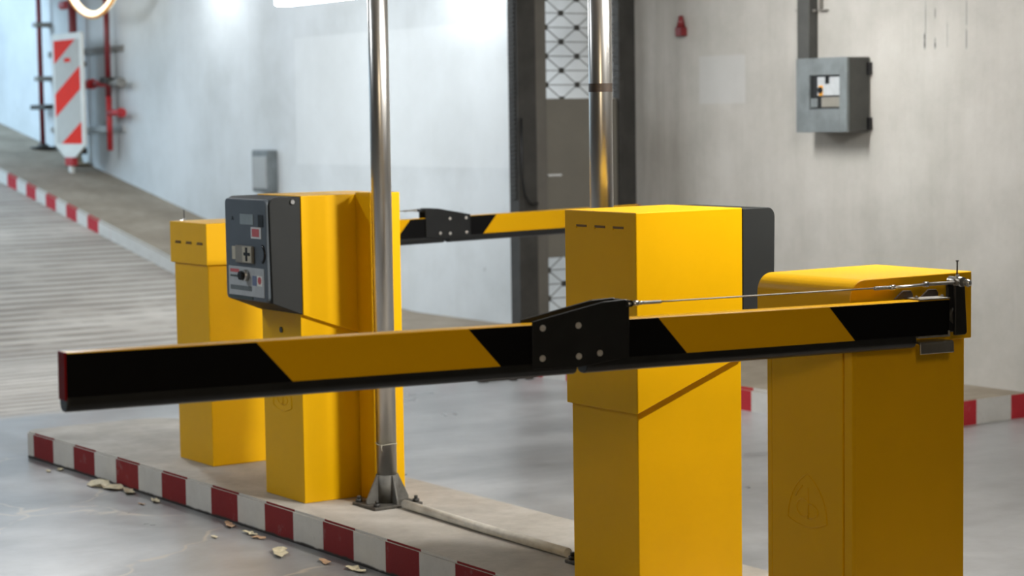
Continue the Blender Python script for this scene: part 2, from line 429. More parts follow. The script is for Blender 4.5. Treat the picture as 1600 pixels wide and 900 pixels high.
b = MB(); b.box(4.42, 4.62, -16, 20, -0.4, 2.98); struct(b.build('wall_right', WALL))
b = MB(); b.box(-9.2, 4.62, -16, 13.5, 2.95, 3.1); struct(b.build('ceiling', CEIL))
b = MB(); b.box(-9.2, -9.0, -16, 20, -0.4, 2.98); struct(b.build('wall_left', DARKW))
b = MB(); b.box(-9.2, 4.62, -16.2, -16, -0.4, 2.98); struct(b.build('wall_back', DARKW))

# ------------------------------------------------------------------ barrier gates
def m_arm(off):
    t = NT('striped_boom_sticker'); x, y, z = t.xyz(); nn = t.n('ShaderNodeVectorTransform', vector_type='NORMAL', convert_from='WORLD', convert_to='OBJECT')
    g = t.n('ShaderNodeNewGeometry'); t.l(g.outputs['Normal'], nn.inputs[0])
    sx = t.n('ShaderNodeSeparateXYZ'); t.l(nn.outputs[0], sx.inputs[0])
    s = t.math('MULTIPLY_ADD', t.math('SUBTRACT', 0.972, z), -0.93, t.math('ADD', x, off))
    k = t.math('FRACT', t.math('DIVIDE', t.math('ADD', s, 0.41 + 0.508*10), 1.016))
    black = t.math('LESS_THAN', k, 0.5)
    side = t.math('LESS_THAN', sx.outputs[2], 0.6)
    c = t.mix(t.math('MULTIPLY', black, side), (0.76, 0.40, 0.001, 1), (0.004, 0.004, 0.0045, 1))
    return t.set(c, 0.36, 0, 0.15)
HL, HW, HH, ZH = 0.4397, 0.3542, 1.03, 0.8536
def emblem(parent, mat, w_, h_, loc, rot, name='embossed_emblem'):
    """raised rounded triangle with two letter-like bowls on a stem, in the local x-z plane"""
    e = MB(); r = 0.0019; BS = -1
    pts = []
    cs = [(0, h_), (-w_/2, 0.02*h_), (w_/2, 0.02*h_)]
    def arc(p, q, bul):
        out = []
        for k in range(9):
            s = k/9; x = p[0]+(q[0]-p[0])*s; z = p[1]+(q[1]-p[1])*s
            dx, dz = q[0]-p[0], q[1]-p[1]; L = math.hypot(dx, dz)
            o = bul*4*s*(1-s); out.append((x + dz/L*o, z - dx/L*o))
        return out
    pts = arc(cs[0], cs[1], -0.13*w_*BS) + arc(cs[1], cs[2], -0.12*w_*BS) + arc(cs[2], cs[0], -0.13*w_*BS)
    e.tube([(x, 0, z) for x, z in pts], r, 6, True)
    st = [(0.02*w_, 0.72*h_), (0.02*w_, 0.05*h_)]
    e.tube([(x, 0, z) for x, z in st], r, 6)
    bowl = [(-0.10*w_ + 0.17*w_*math.cos(a), 0.27*h_ + 0.19*h_*math.sin(a)) for a in [0.5 + k*(2*PI-1.0)/12 for k in range(13)]]
    e.tube([(x, 0, z) for x, z in bowl], r, 6)
    slash = [(-0.12*w_, 0.74*h_), (-0.22*w_, 0.62*h_), (-0.29*w_, 0.50*h_)]
    e.tube([(x, 0, z) for x, z in slash], r, 6)
    bowl2 = [(0.05*w_ + 0.22*w_*math.sin(a), 0.22*h_ - 0.15*h_*math.cos(a)) for a in [k*PI/8 for k in range(9)]]
    e.tube([(x, 0, z) for x, z in bowl2], r, 6)
    return e.build(name, mat, parent, loc, rot)

def hexbolt(b, c, r, axis=(0, -1, 0), h=0.006):
    c = Vector(c); a = Vector(axis)
    b.cyl(c, c + a*h, r, seg=6); b.cyl(c + a*h, c + a*(h+0.003), r*0.55, seg=10)

def barrier(label, loc, rotz, arm_y=-0.0809, arm_yaw=-0.08, shift=0.0, far_len=1.08, slots=True, door=True, arm_x=0.2791, stripe=0.0):
    t = thing('parking_barrier', label, 'barrier', loc, rotz, 'yellow parking barriers')
    bx0, bx1, by0, by1 = 0.0205, HL-0.012, 0.014, HW-0.016
    b = MB()
    b.box(bx0+0.012, bx1, by0, by1, 0.0, ZH+0.02, 0.003)
    if door:
        b.box(bx0, bx0+0.014, by0, by0+0.030, 0.0, ZH+0.02, 0.002)
        b.box(bx0, bx0+0.014, by1-0.018, by1, 0.0, ZH+0.02, 0.002)
    else:
        b.box(bx0, bx0+0.014, by0, by1, 0.0, ZH+0.02, 0.003)
    body = b.build('cabinet_body', YELLOW, t)
    if door:
        d = MB(); d.box(bx0-0.001, bx0+0.009, by0+0.0345, by1-0.020, 0.02, ZH-0.01, 0.002)
        door_o = d.build('cabinet_door', YELLOW, t)
        emblem(door_o, YELLOW, 0.150, 0.125, (bx0-0.0012, 0.182, 0.385), (0, 0, -PI/2))
    # hood with one rounded long edge
    R = 0.048
    pr = [(0, ZH)] + [(R - R*math.cos(a), HH - R + R*math.sin(a)) for a in [k*PI/2/7 for k in range(8)]] + [(HL, HH), (HL, ZH)]
    h = MB(); h.prism(pr, 'y', 0.0, HW, 0.002, 1)
    hood = h.build('hood', YELLOW, t)
    for y in (0.055, 0.16, 0.265):
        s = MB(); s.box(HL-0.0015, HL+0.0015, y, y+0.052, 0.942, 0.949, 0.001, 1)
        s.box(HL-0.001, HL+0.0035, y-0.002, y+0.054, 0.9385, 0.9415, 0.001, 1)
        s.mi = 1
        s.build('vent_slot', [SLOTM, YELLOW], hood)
    # boom arm
    TOP, BOT, TH = 0.972, 0.881, 0.045
    TIP, PA, PB, END = -2.342-shift+(1.08-far_len), -1.262-shift, -1.001-shift, -0.015
    arm = MB()
    arm.box(TIP, END, 0.0, TH, BOT, TOP, 0.002, 1)
    ao = arm.build('boom_arm', [m_arm(stripe)], t, (arm_x, arm_y, 0), (0, 0.010, arm_yaw))
    ao['label'] = 'black and yellow diagonally striped folding boom arm'
    c = MB(); c.box(TIP-0.004, TIP+0.0005, 0.001, TH-0.001, BOT-0.006, TOP+0.001, 0.001, 1)
    c.build('red_end_tape', REDTAPE, ao)
    for x0, x1 in ((TIP-0.001, -1.140-shift), (-1.114-shift, -0.126)):
        rr = MB()
        prof = [(0.003, BOT+0.003), (-0.001, BOT-0.006), (-0.002, BOT-0.016), (0.004, BOT-0.026), (0.014, BOT-0.031), (TH-0.014, BOT-0.031), (TH-0.004, BOT-0.026), (TH+0.002, BOT-0.016), (TH+0.001, BOT-0.006), (TH-0.003, BOT+0.003)]
        rr.prism(prof, 'x', x0, x1, 0.003, 2)
        rr.build('rubber_edge_profile', RUBBER, ao)
    for y0, y1 in ((-0.0065, -0.0015), (TH+0.0015, TH+0.0065)):
        hp = MB()
        hp.prism([(PA, 0.979), (PA+0.19, 1.0155), (PA+0.250, 1.0185), (PB, 1.0145), (PB, 0.882), (PA+0.15, 0.870), (PA+0.125, 0.868), (PA, 0.870)], 'y', y0, y1, 0.0012, 1)
        hp.build('hinge_plate', BLACKP, ao)
    for x, z in ((-1.236, 0.963), (-1.237, 0.894), (-1.141, 0.964), (-1.140, 0.893), (-1.083, 0.897)):
        k = MB()
        k.cyl((x-shift, -0.0065, z), (x-shift, -0.0085, z), 0.0075, seg=16); hexbolt(k, (x-shift, -0.0085, z), 0.0055, h=0.003)
        k.build('plate_bolt', BOLTM, ao)
        k = MB()
        k.cyl((x-shift, TH+0.0065, z), (x-shift, TH+0.0085, z), 0.0075, seg=16); hexbolt(k, (x-shift, TH+0.0085, z), 0.0055, (0, 1, 0), 0.003)
        k.build('plate_bolt', BOLTM, ao)
    # tension cable
    yc = -0.013; zc = 1.0085
    pin = MB(); pin.cyl((PB-0.004, -0.018, zc), (PB-0.004, TH+0.01, zc), 0.008, seg=16)
    pin.build('cable_anchor_pin', BLACKP, ao)
    ca = MB(); A = Vector((PB, yc, zc)); Bp = Vector((-0.275, yc-0.004, 1.012))
    ca.tube([A.lerp(Bp, k/6) for k in range(7)], 0.0018, 8)
    cable = ca.build('tension_cable', CABLEM, ao)
    fe = MB()
    fe.cyl(A + Vector((-0.010, 0, 0)), A + Vector((0.004, 0, 0)), 0.0065, 0.0045, 14)
    fe.cyl(A + Vector((0.006, 0, 0)), A + Vector((0.020, 0, 0)), 0.0065, seg=6)
    fe.cyl(A + Vector((0.020, 0, 0)), A + Vector((0.032, 0, 0)), 0.0045, seg=12)
    for k in range(11): fe.cyl(A + Vector((0.032 + k*0.0046, 0, 0)), A + Vector((0.0352 + k*0.0046, 0, 0)), 0.0042, seg=12)
    fe.cyl(A, A + Vector((0.085, 0, 0)), 0.0032, seg=12)
    fe.build('swaged_cable_end', ZINC, cable)
    tb = MB(); z2 = 1.0115
    for k in range(10): tb.cyl((-0.278 + k*0.0052, yc-0.004, z2), (-0.2745 + k*0.0052, yc-0.004, z2), 0.0048, seg=12)
    for dy in (-0.0045, 0.0045):
        tb.tube([(-0.222, yc-0.004+dy, z2), (-0.165, yc-0.004+dy*1.3, z2+0.001), (-0.112, yc-0.004+dy, z2+0.003)], 0.0028, 8)
    tb.cyl((-0.228, yc-0.004, z2), (-0.214, yc-0.004, z2), 0.0065, seg=12)
    tb.cyl((-0.120, yc-0.004, z2+0.003), (-0.106, yc-0.004, z2+0.003), 0.0068, seg=12)
    tb.cyl((-0.280, yc-0.004, z2), (-0.22, yc-0.004, z2), 0.0036, seg=12)
    tb.build('turnbuckle', ZINC, cable)
    rod = MB(); rod.cyl((-0.106, yc-0.004, z2+0.003), (-0.012, yc-0.008, z2+0.004), 0.0045, seg=12)
    rod.cyl((-0.020, yc-0.008, z2+0.004), (-0.010, yc-0.008, z2+0.004), 0.0085, seg=14)
    rod.build('threaded_rod', GALV, cable)
    # lever post at the pivot end
    po = MB(); po.prism([(-0.0115, 1.012), (0.020, 1.012), (0.030, 0.885), (0.024, 0.879), (-0.0105, 0.879)], 'y', -0.016, -0.006, 0.0015, 1)
    post = po.build('lever_post', BLACKP, ao)
    po = MB(); po.prism([(-0.012, 1.012), (0.022, 1.012), (0.034, 0.885), (-0.010, 0.885)], 'y', 0.012, 0.022, 0.0015, 1)
    po.build('rear_lever_plate', BLACKP, ao)
    ey = MB(); ey.cyl((0.006, -0.024, 1.016), (0.006, 0.024, 1.016), 0.0125, seg=20)
    ey.cyl((0.020, -0.024, 1.013), (0.020, -0.030, 1.013), 0.0105, seg=6); ey.sphere((0.020, -0.030, 1.013), 0.0085, (1, 0.8, 1))
    ey.cyl((0.002, -0.008, 1.024), (0.002, -0.008, 1.034), 0.005, seg=10)
    ey.build('pivot_eye', ZINC, post)
    th = MB(); th.cyl((0.002, -0.006, 1.030), (0.002, -0.006, 1.070), 0.0021, seg=10); th.cyl((0.002, -0.006, 1.068), (0.002, -0.006, 1.071), 0.0042, seg=12)
    th.build('upright_screw', DARKST, post)
    # clamp on the boom
    cl = MB(); cl.box(-0.118, -0.016, -0.002, TH+0.002, TOP+0.0005, TOP+0.0045, 0.001, 1)
    clamp = cl.build('boom_clamp', GALV, ao)
    cl = MB(); cl.box(-0.122, -0.016, -0.003, TH+0.002, BOT-0.0055, BOT-0.0005, 0.001, 1)
    cl.cyl((-0.020, -0.002, BOT-0.004), (-0.020, -0.002, BOT+0.010), 0.003, seg=8)
    cl.build('lower_clamp_plate', GALV, ao)
    for x in (-0.155, -0.070):
        lg = MB(); lg.prism([(x-0.002, TOP+0.002), (x+0.026, TOP+0.023), (x+0.052, TOP+0.022), (x+0.059, TOP+0.012), (x+0.059, TOP+0.002)], 'y', TH+0.004, TH+0.010, 0.001, 1)
        lg.build('clamp_lug', LUG, clamp)
        nb = MB(); hexbolt(nb, (x+0.045, 0.02, TOP+0.0035), 0.0055, (0, 0, 1), 0.004)
        nb.build('clamp_nut', ZINC, clamp)
    br = MB()
    br.prism([(-0.004, 0.866), (-0.010, 0.862), (-0.012, 0.836), (-0.006, 0.834), (-0.006, 0.858), (0.0, 0.861), (TH, 0.861), (TH, 0.866)], 'x', -0.122, -0.010, 0.0008, 1)
    br.build('stainless_edge_bracket', STAIN, ao)
    ax = MB(); ax.cyl((0.012, 0.0, 0.928), (0.012, 0.072, 0.928), 0.022, seg=24)
    ax.cyl((0.012, 0.022, 0.928), (0.012, 0.05, 0.928), 0.034, seg=24)
    ax.build('pivot_shaft', DARKST, ao)
    return t


barrier('yellow barrier cabinet nearest the camera, its long striped boom stretching left across the picture',
        (-0.0791, -3.0391, 0), 0.0)
barrier('yellow barrier cabinet farthest left on the island, behind the ticket machine with the grey panel',
        (0.0884+HL, 0.9702+HW, 0), PI, arm_y=-0.07, arm_yaw=0.05, shift=0.245, far_len=1.08, door=False, arm_x=0.322, stripe=0.245)

# ------------------------------------------------------------------ ticket machines
TH_, U0, UL, TW, EY = 1.1714, 0.0037, 0.4057, 0.3532, 0.0148
def ticket_machine(label, loc, rotz, front, column):
    t = thing('ticket_machine', label, 'ticket machine', loc, rotz, 'yellow ticket machines')
    b = MB()
    b.box(0.0, 0.400, 0.0, 0.3153 if front else TW-EY-0.0114, 0.0, 0.80, 0.003)
    base = b.build('cabinet_base', YELLOW, t)
    z_b, z_f = 0.5789, 0.7218
    x1 = U0 + UL
    h = MB()
    h.prism([(U0, z_f), (x1, z_b), (x1, TH_), (U0, TH_)], 'y', -EY, TW-EY, 0.003, 2)
    head = h.build('head_housing', YELLOW, t)
    for y in (0.046, 0.138, 0.228):
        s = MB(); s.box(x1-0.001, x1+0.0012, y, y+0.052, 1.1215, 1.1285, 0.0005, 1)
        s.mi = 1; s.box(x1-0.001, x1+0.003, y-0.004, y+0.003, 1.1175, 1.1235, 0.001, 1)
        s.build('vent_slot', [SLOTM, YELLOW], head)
    # grey front: side shell and moulded face
    G = 0.1329; xf = U0 - G; R = 0.028
    g = MB()
    zf2 = z_f + 0.3524*(G-0.006)
    pr = [(U0-0.003, z_f+0.002), (U0-0.003, TH_-0.003)] + [(xf+R-R*math.sin(a), TH_-0.003-R+R*math.cos(a)) for a in [k*PI/2/6 for k in range(7)]] + [(xf+0.006, zf2+0.006)]
    g.prism(pr, 'y', -EY+0.001, TW-EY-0.001, 0.002, 1)
    shell = g.build('reader_shell', DGREY, t)
    sc = MB(); sc.cyl((-0.034, -EY+0.001, 1.150), (-0.034, -EY-0.007, 1.150), 0.011, 0.008, 16)
    sc.build('cover_screw', ZINC, shell)
    if not front:
        return t
    # moulded face plate with rounded corners, on the lane side
    p = MB()
    y0, y1, zz0, zz1, rr = -EY+0.010, TW-EY-0.002, 0.775, TH_-0.010, 0.020
    poly = []
    for cx, cy, a0 in ((y1-rr, zz1-rr, 0), (y0+rr, zz1-rr, PI/2), (y0+rr, zz0+rr, PI), (y1-rr, zz0+rr, 1.5*PI)):
        for k in range(6): poly.append((cx + rr*math.cos(a0+k*PI/10), cy + rr*math.sin(a0+k*PI/10)))
    p.prism(poly, 'x', xf-0.010, xf+0.012, 0.006, 3)
    face = p.build('reader_panel', PLAST, t)
    XF = xf - 0.010
    def patch(name, mat, ya, yb, za, zb, d=0.002, bev=0.0008, parent=face):
        q = MB(); q.box(XF-d, XF+0.001, min(ya, yb), max(ya, yb), za, zb, bev, 1); return q.build(name, mat, parent)
    q = MB(); q.cyl((XF+0.001, 0.269, 1.084), (XF-0.002, 0.269, 1.084), 0.010, seg=3); q.build('indicator', BLK, face)
    patch('display', LCD, 0.206, 0.098, 1.064, 1.104)
    patch('card_slot', BLK, 0.060, 0.018, 1.058, 1.104)
    patch('sticker', [WHITEP], 0.118, 0.036, 1.013, 1.056)
    patch('sticker_print', LABELR, 0.108, 0.050, 1.020, 1.050, 0.003)
    patch('notice', CREAM, 0.279, 0.236, 0.928, 0.978)
    rd = patch('card_reader', READER, 0.234, 0.096, 0.918, 0.984, 0.012, 0.003)
    q = MB(); q.box(XF-0.0135, XF-0.011, 0.129, 0.147, 0.926, 0.978, 0.0005, 1); q.box(XF-0.0140, XF-0.011, 0.108, 0.160, 0.947, 0.959, 0.0005, 1); q.build('reader_cross', BLK, face)
    q = MB(); q.box(XF-0.0128, XF-0.011, 0.100, 0.172, 0.922, 0.982, 0.0005, 1); q.build('reader_plate', CREAM, face)
    q = MB()
    q.tube([(XF-0.0005, 0.036 - 0.026*math.sin(a), 0.957 + 0.032*math.cos(a)) for a in [0.25 + k*(PI-0.5)/10 for k in range(11)]], 0.0055, 8)
    q.build('speaker_crescent', BLK, face)
    lab = patch('instruction_label', LABELW, 0.311, 0.020, 0.792, 0.902, 0.0018)
    def pr_(name, mat, ya, yb, za, zb): patch(name, mat, ya, yb, za, zb, 0.0026, 0.0003)
    pr_('red_print', LABELR, 0.296, 0.222, 0.879, 0.892); pr_('dark_print', LABELK, 0.296, 0.205, 0.861, 0.869)
    pr_('blue_square_print', LABELB, 0.113, 0.080, 0.835, 0.872)
    pr_('red_square_print', SIGNF, 0.074, 0.034, 0.835, 0.874)
    q = MB(); q.cyl((XF-0.002, 0.054, 0.856), (XF-0.0034, 0.054, 0.856), 0.014, seg=18); q.build('red_disc_print', LABELR, face)
    pr_('grey_band_print', GREYP, 0.296, 0.120, 0.812, 0.830)
    pr_('dark_strip', LABELK, 0.311, 0.115, 0.780, 0.789)
    k = MB(); k.cyl((XF, 0.158, 0.872), (XF-0.022, 0.158, 0.872), 0.022, seg=24); k.build('knob_collar', ZINC, face)
    k = MB(); k.cyl((XF-0.020, 0.158, 0.872), (XF-0.034, 0.158, 0.872), 0.019, 0.016, 24); k.build('ticket_button', BLK, face)
    l = MB(); l.cyl((0.001, 0.156, 0.654), (-0.004, 0.156, 0.654), 0.011, seg=18); l.build('lock', DARKST, base)
    emblem(base, YELLOW, 0.150, 0.125, (-0.0004, 0.162, 0.355), (0, 0, -PI/2))
    if column:
        c = MB(); c.box(0.2386, 0.372, -0.123, -EY+0.001, 0.0, 1.1775, 0.003)
        c.build('rear_column', YELLOW, t)
    return t
ticket_machine('yellow ticket machine with grey reader panel facing left, beside the thinner steel pole', (0, 0, 0), 0.0, True, True)
ticket_machine('tall yellow ticket machine seen from behind, in the middle of the picture', (0.378, -1.764, 0), PI, False, False)

# ------------------------------------------------------------------ stainless poles and the conduit between them
def pole(label, x, y, top, band):
    t = thing('steel_pole', label, 'pole', (x, y, 0), 0, 'stainless poles on the island')
    b = MB(); b.cyl((0, 0, 0.012), (0, 0, top), 0.038, seg=40); tube = b.build('pole_tube', STAIN, t)
    p = MB(); p.box(-0.105, 0.105, -0.085, 0.085, 0.0, 0.012, 0.003)
    plate = p.build('base_plate', BASEP, t)
    for sx, sy in ((1, 0), (-1, 0), (0, 1), (0, -1)):
        g = MB(); L = 0.092 if sx else 0.076
        prf = [(0.034, 0.012), (L, 0.012), (L, 0.026), (0.046, 0.118), (0.034, 0.118)]
        if sx: g.prism([(sx*a, z) for a, z in prf], 'y', -0.004, 0.004, 0.001, 1)
        else: g.prism([(sy*a, z) for a, z in prf], 'x', -0.004, 0.004, 0.001, 1)
        g.build('gusset', GUSS, t)
    for sx in (-1, 1):
        for sy in (-1, 1):
            n = MB(); c = (sx*0.086, sy*0.066, 0.012); n.cyl(c, (c[0], c[1], 0.024), 0.013, seg=6); n.cyl((c[0], c[1], 0.024), (c[0], c[1], 0.036), 0.007, seg=10)
            n.build('anchor_nut', DARKST, t)
    s = MB(); s.cyl((0, 0, 0.012), (0, 0, 0.118), 0.0415, seg=32); s.build('base_sleeve', GUSS, t)
    if band:
        s = MB(); s.cyl((0, 0, band), (0, 0, band+0.027), 0.0383, seg=40, cap=False); s.build('joint_band', LUG, t)
    else:
        s = MB(); s.tube([(0.0395*math.cos(a), 0.0395*math.sin(a), 0.235+0.003*math.sin(3*a)) for a in [k*2*PI/24 for k in range(24)]], 0.002, 6, True)
        s.tube([(-0.033, -0.022, 0.235), (-0.042, -0.034, 0.225), (-0.040, -0.036, 0.212)], 0.0018, 6)
        s.build('wire_tie', CREAM, t)
    return t
pole('thinner stainless pole with gusseted base, beside the ticket machine with the grey panel', 0.236, -0.215, 2.95, 0)
pole('thicker bright stainless pole rising behind the middle ticket machine', 0.272, -1.535, 2.95, 1.53)
b = MB(); b.tube([(0.246, -0.325, 0.018), (0.225, -0.85, 0.018), (0.218, -1.40, 0.018)], 0.0165, 14)
tag(b.build('floor_conduit', PVC), 'dirty white conduit lying on the island between the two poles', 'conduit')

# ------------------------------------------------------------------ litter along the kerb
LITTER = [
 (-0.183, 1.469, .085, LEAF, 'largest pale crumpled leaf at the kerb, below the third red stripe'),
 (-0.150, 1.30, .050, LEAF, 'second pale leaf by the kerb, just right of the largest one'),
 (-0.150, 1.03, .038, LEAF, 'pale leaf scrap at the kerb foot below the fourth white stripe'),
 (-0.225, 1.00, .016, LEAFB, 'tiny dark scrap on the road left of the island'),
 (-0.165, 2.03, .026, LEAF, 'pale scrap at the kerb nearest the island nose'),
 (-0.225, 2.02, .020, LEAF, 'pale crumb on the road off the island nose'),
 (-0.140, 0.366, .042, LEAFB, 'tan curled leaf at the kerb below the ticket machine'),
 (-0.152, 0.158, .036, LEAF, 'pale leaf at the kerb, topmost of the small cluster below the ticket machine'),
 (-0.165, 0.070, .030, LEAFB, 'tan leaf fragment in the small cluster below the ticket machine'),
 (-0.232, -0.225, .058, LEAF, 'pale leaf with a stalk on the road, lying apart from the kerb'),
 (-0.175, -0.46, .034, LEAFB, 'brownish leaf at the lower edge, left of the last pale leaf'),
 (-0.150, -0.64, .045, LEAF, 'pale leaf at the bottom edge of the picture by the kerb'),
 (-0.290, 0.19, .018, LEAF, 'pale crumb on the road left of the small leaf cluster'),
]
for i, (x, y, s, m, lab) in enumerate(LITTER):
    b = MB(); rnd = random.Random(i*13+5)
    n = 12; ring = []
    for k in range(n):
        a = k*2*PI/n
        rr_ = 1.35*s*(0.45 + 0.55*abs(math.cos(a)))*(0.75 + 0.5*rnd.random())
        ring.append(Vector((rr_*0.55*math.sin(a), rr_*math.cos(a), 0.004 + 0.22*s*rnd.random())))
    cv = Vector((0, 0, 0.003))
    top = [b.bm.verts.new(v) for v in ring]; c = b.bm.verts.new(cv)
    bot = [b.bm.verts.new(v - Vector((0, 0, 0.0015))) for v in ring]; cb = b.bm.verts.new(cv - Vector((0, 0, 0.0015)))
    for k in range(n):
        j = (k+1) % n
        b.bm.faces.new((c, top[k], top[j])); b.bm.faces.new((cb, bot[j], bot[k])); b.bm.faces.new((top[k], bot[k], bot[j], top[j]))
    if 'stalk' in lab: b.tube([(0, s*0.8, 0.008), (0.005, s*1.3, 0.01), (0.0, s*1.7, 0.006)], 0.0018, 6)
    o = b.build('dry_leaf', m, None, (x, y, -0.1248), (0, 0, rnd.uniform(-0.5, 0.5)))
    tag(o, lab, 'leaf', 'dry leaves along the kerb')

# ------------------------------------------------------------------ steel gate across the sidewalk
GY = 3.61
g = thing('steel_gate', 'grey steel gate with lattice windows standing between the kerb and the wall', 'gate', (3.47, GY, 0))
b = MB(); b.box(0.0, 0.045, -0.05, 0.05, -0.125, 2.94); b.box(0.044, 0.146, -0.04, 0.06, -0.125, 2.94, 0.004)
post = b.build('gate_post', DARKST, g)
b = MB(); b.box(0.146, 0.232, -0.03, 0.05, -0.06, 2.94, 0.004); b.build('post_facing', GATEG, g)
b = MB()
for k in range(70):
    z = 0.95 + k*0.027
    b.box(-0.014, 0.002, -0.03, 0.03, z, z+0.014, 0.002, 1)
b.box(-0.004, 0.002, -0.03, 0.03, 0.95, 2.85)
rack = b.build('toothed_edge', DARKST, g)
LX0, LX1 = 0.232, 0.806
W0, W1 = 0.004, 0.03
b = MB()
b.box(LX0, LX1, W0, W1, 0.575, 1.567, 0.003)
leafo = b.build('gate_leaf', GATEL, g)
b = MB(); b.box(LX0, LX1, W0, W1, 0.002, 0.05, 0.003); b.build('bottom_rail', GATEL, g)
b = MB(); b.box(LX0+0.02, LX0+0.125, -0.010, W0+0.001, 1.084, 1.098, 0.003); b.build('leaf_handle', WHITEP, leafo)
def grille(z0, z1, zn):
    q = MB()
    px, pz = 0.1215, 0.089
    y0, y1 = 0.010, 0.018
    xs = [LX0 + 0.025 + k*px for k in range(-1, 7)]
    def clip_bar(xa, za, xb, zb, w_, yy0, yy1):
        # clip the bar to the opening
        def t_at(v, a, c): return (v-a)/(c-a)
        t0, t1 = 0.0, 1.0
        for a, c, lo, hi in ((xa, xb, LX0, LX1), (za, zb, z0, z1)):
            if abs(c-a) < 1e-9:
                if a < lo or a > hi: return
                continue
            u, v = sorted((t_at(lo, a, c), t_at(hi, a, c)))
            t0, t1 = max(t0, u), min(t1, v)
        if t1 - t0 < 0.02: return
        A = Vector((xa+(xb-xa)*t0, za+(zb-za)*t0)); B = Vector((xa+(xb-xa)*t1, za+(zb-za)*t1))
        d = (B-A).normalized(); n_ = Vector((-d.y, d.x))*w_/2
        q.prism([tuple(A+n_), tuple(B+n_), tuple(B-n_), tuple(A-n_)], 'y', yy0, yy1)
    nrow = int((z1-z0)/pz)+3
    for i in range(-1, nrow+1):
        z = zn + (i-1)*pz
        for k, x in enumerate(xs):
            if (k + i) % 2 == 0:
                clip_bar(x, z, x+px, z+pz, 0.0055, 0.011, 0.016)
                clip_bar(x, z, x+px, z-pz, 0.0055, 0.011, 0.016)
                if z0-0.01 < z < z1+0.01 and LX0-0.01 < x < LX1+0.01:
                    q.mi = 1; q.box(x-0.017, x+0.017, 0.006, 0.022, z-0.017, z+0.017, 0.002, 1); q.mi = 0
        if z0 < z < z1: clip_bar(LX0, z, LX1, z, 0.006, 0.018, 0.023)
    q.build('lattice', [LATT, DARKST], g)
grille(1.567, 2.90, 1.653)
grille(0.05, 0.575, 0.14)
b = MB(); b.box(LX1, LX1+0.035, -0.02, 0.05, -0.06, 2.94, 0.003); b.box(LX1+0.035, 0.948, -0.005, 0.06, 0.0, 2.94, 0.003)
jamb = b.build('gate_jamb', DARKST, g)
for k in range(9):
    b = MB(); b.cyl((LX1+0.017, -0.0195, 0.4+0.22*k), (LX1+0.017, -0.026, 0.4+0.22*k), 0.012, seg=10); b.build('jamb_bolt', DARKST, jamb)
b = MB(); b.tube([(0.02, -0.06, 1.45), (0.015, -0.065, 1.1), (0.03, -0.07, 0.98), (0.08, -0.065, 0.92), (0.14, -0.055, 0.92)], 0.007, 8)
b.build('gate_cable', BLACKP, g)
# dirt around the foot of the post
b = MB(); rnd = random.Random(3)
for k in range(46):
    a = rnd.gauss(0, 0.13); c = rnd.gauss(0, 0.05); s = rnd.uniform(0.012, 0.035)
    if c > 0.02: c = 0.02 - (c-0.02)
    b.sphere((a, c, s*0.3), s, (1.4, 1.2, 0.6), 8)
tag(b.build('dirt_heap', DIRT, None, (3.30, 3.42, -0.125)), 'dark heap of dirt and leaves on the road at the foot of the gate post', 'dirt', None, 'stuff')

# ------------------------------------------------------------------ things on the right wall
t = thing('switch_box', 'grey wall-mounted switch box with a small window, on the right wall', 'electrical box', (4.42, 1.69, 1.345))
# local: x toward the room is negative, y along the wall
y0, y1, H = -0.205, 0.205, 0.415
b = MB()
b.box(-0.165, -0.001, y0, y1, 0, H, 0.012, 3)
# the face is a frame around a recessed window
body = b.build('box_body', GREYD, t)
wy0, wy1, wz0, wz1 = -0.145, 0.097, 0.130, 0.318
f = MB()
f.box(-0.182, -0.160, y0, wy0, 0, H, 0.003); f.box(-0.182, -0.160, wy1, y1, 0, H, 0.003)
f.box(-0.182, -0.160, wy0, wy1, 0, wz0, 0.003); f.box(-0.182, -0.160, wy0, wy1, wz1, H, 0.003)
cover = f.build('box_cover', GREYP, t)
q = MB(); q.box(-0.1665, -0.163, wy0, wy1, wz0, wz1); q.build('window_back', BLACKP, t)
q = MB(); q.box(-0.172, -0.165, wy0+0.003, 0.040, 0.205, 0.308, 0.001, 1); q.build('white_plate', LABELW, t)
q = MB(); q.box(-0.174, -0.165, wy0+0.003, 0.006, 0.140, 0.196, 0.001, 1); q.build('beige_plate', READER, t)
q = MB(); q.box(-0.174, -0.165, 0.040, wy1-0.004, 0.140, 0.190, 0.001, 1); q.build('grey_block', GREYP, t)
q = MB(); q.box(-0.1725, -0.168, -0.005, 0.030, 0.205, 0.262, 0.001, 1); q.build('yellow_switch_plate', paint('amber_plate', (0.75, 0.33, 0.01, 1), 0.4), t)
q = MB(); q.cyl((-0.165, 0.012, 0.236), (-0.182, 0.012, 0.236), 0.017, seg=16); q.build('switch_knob', BLK, t)
q = MB(); q.box(-0.176, -0.168, -0.055, -0.025, 0.270, 0.316, 0.001, 1); q.build('breaker_lever', BLK, t)
for z in (0.350, 0.045):
    q = MB(); q.box(-0.030, 0.0, y0-0.016, y0+0.004, z-0.035, z+0.035, 0.004); q.build('cover_hinge', BLK, t)
for yy, rr_ in ((0.02, 0.026), (-0.10, 0.026), (0.11, 0.02)):
    q = MB(); q.cyl((-0.181, yy, 0.065), (-0.1835, yy, 0.065), rr_, seg=18); q.build('knockout', GREYP, cover)
b = MB(); b.box(-0.07, -0.002, -0.05, 0.05, 0, 1.24, 0.004)
tag(b.build('cable_duct', GREYD, None, (4.42, 1.958, 1.70)), 'grey cable duct running up the wall from the switch box', 'duct')
b = MB(); b.box(-0.03, 0, -0.004, 0.004, 0, 0.12, 0.001, 1); b.box(-0.03, 0, -0.05, 0.004, 0, 0.008, 0.001, 1); b.cyl((-0.03, 0.03, 0.004), (-0.045, 0.03, 0.004), 0.008, seg=10)
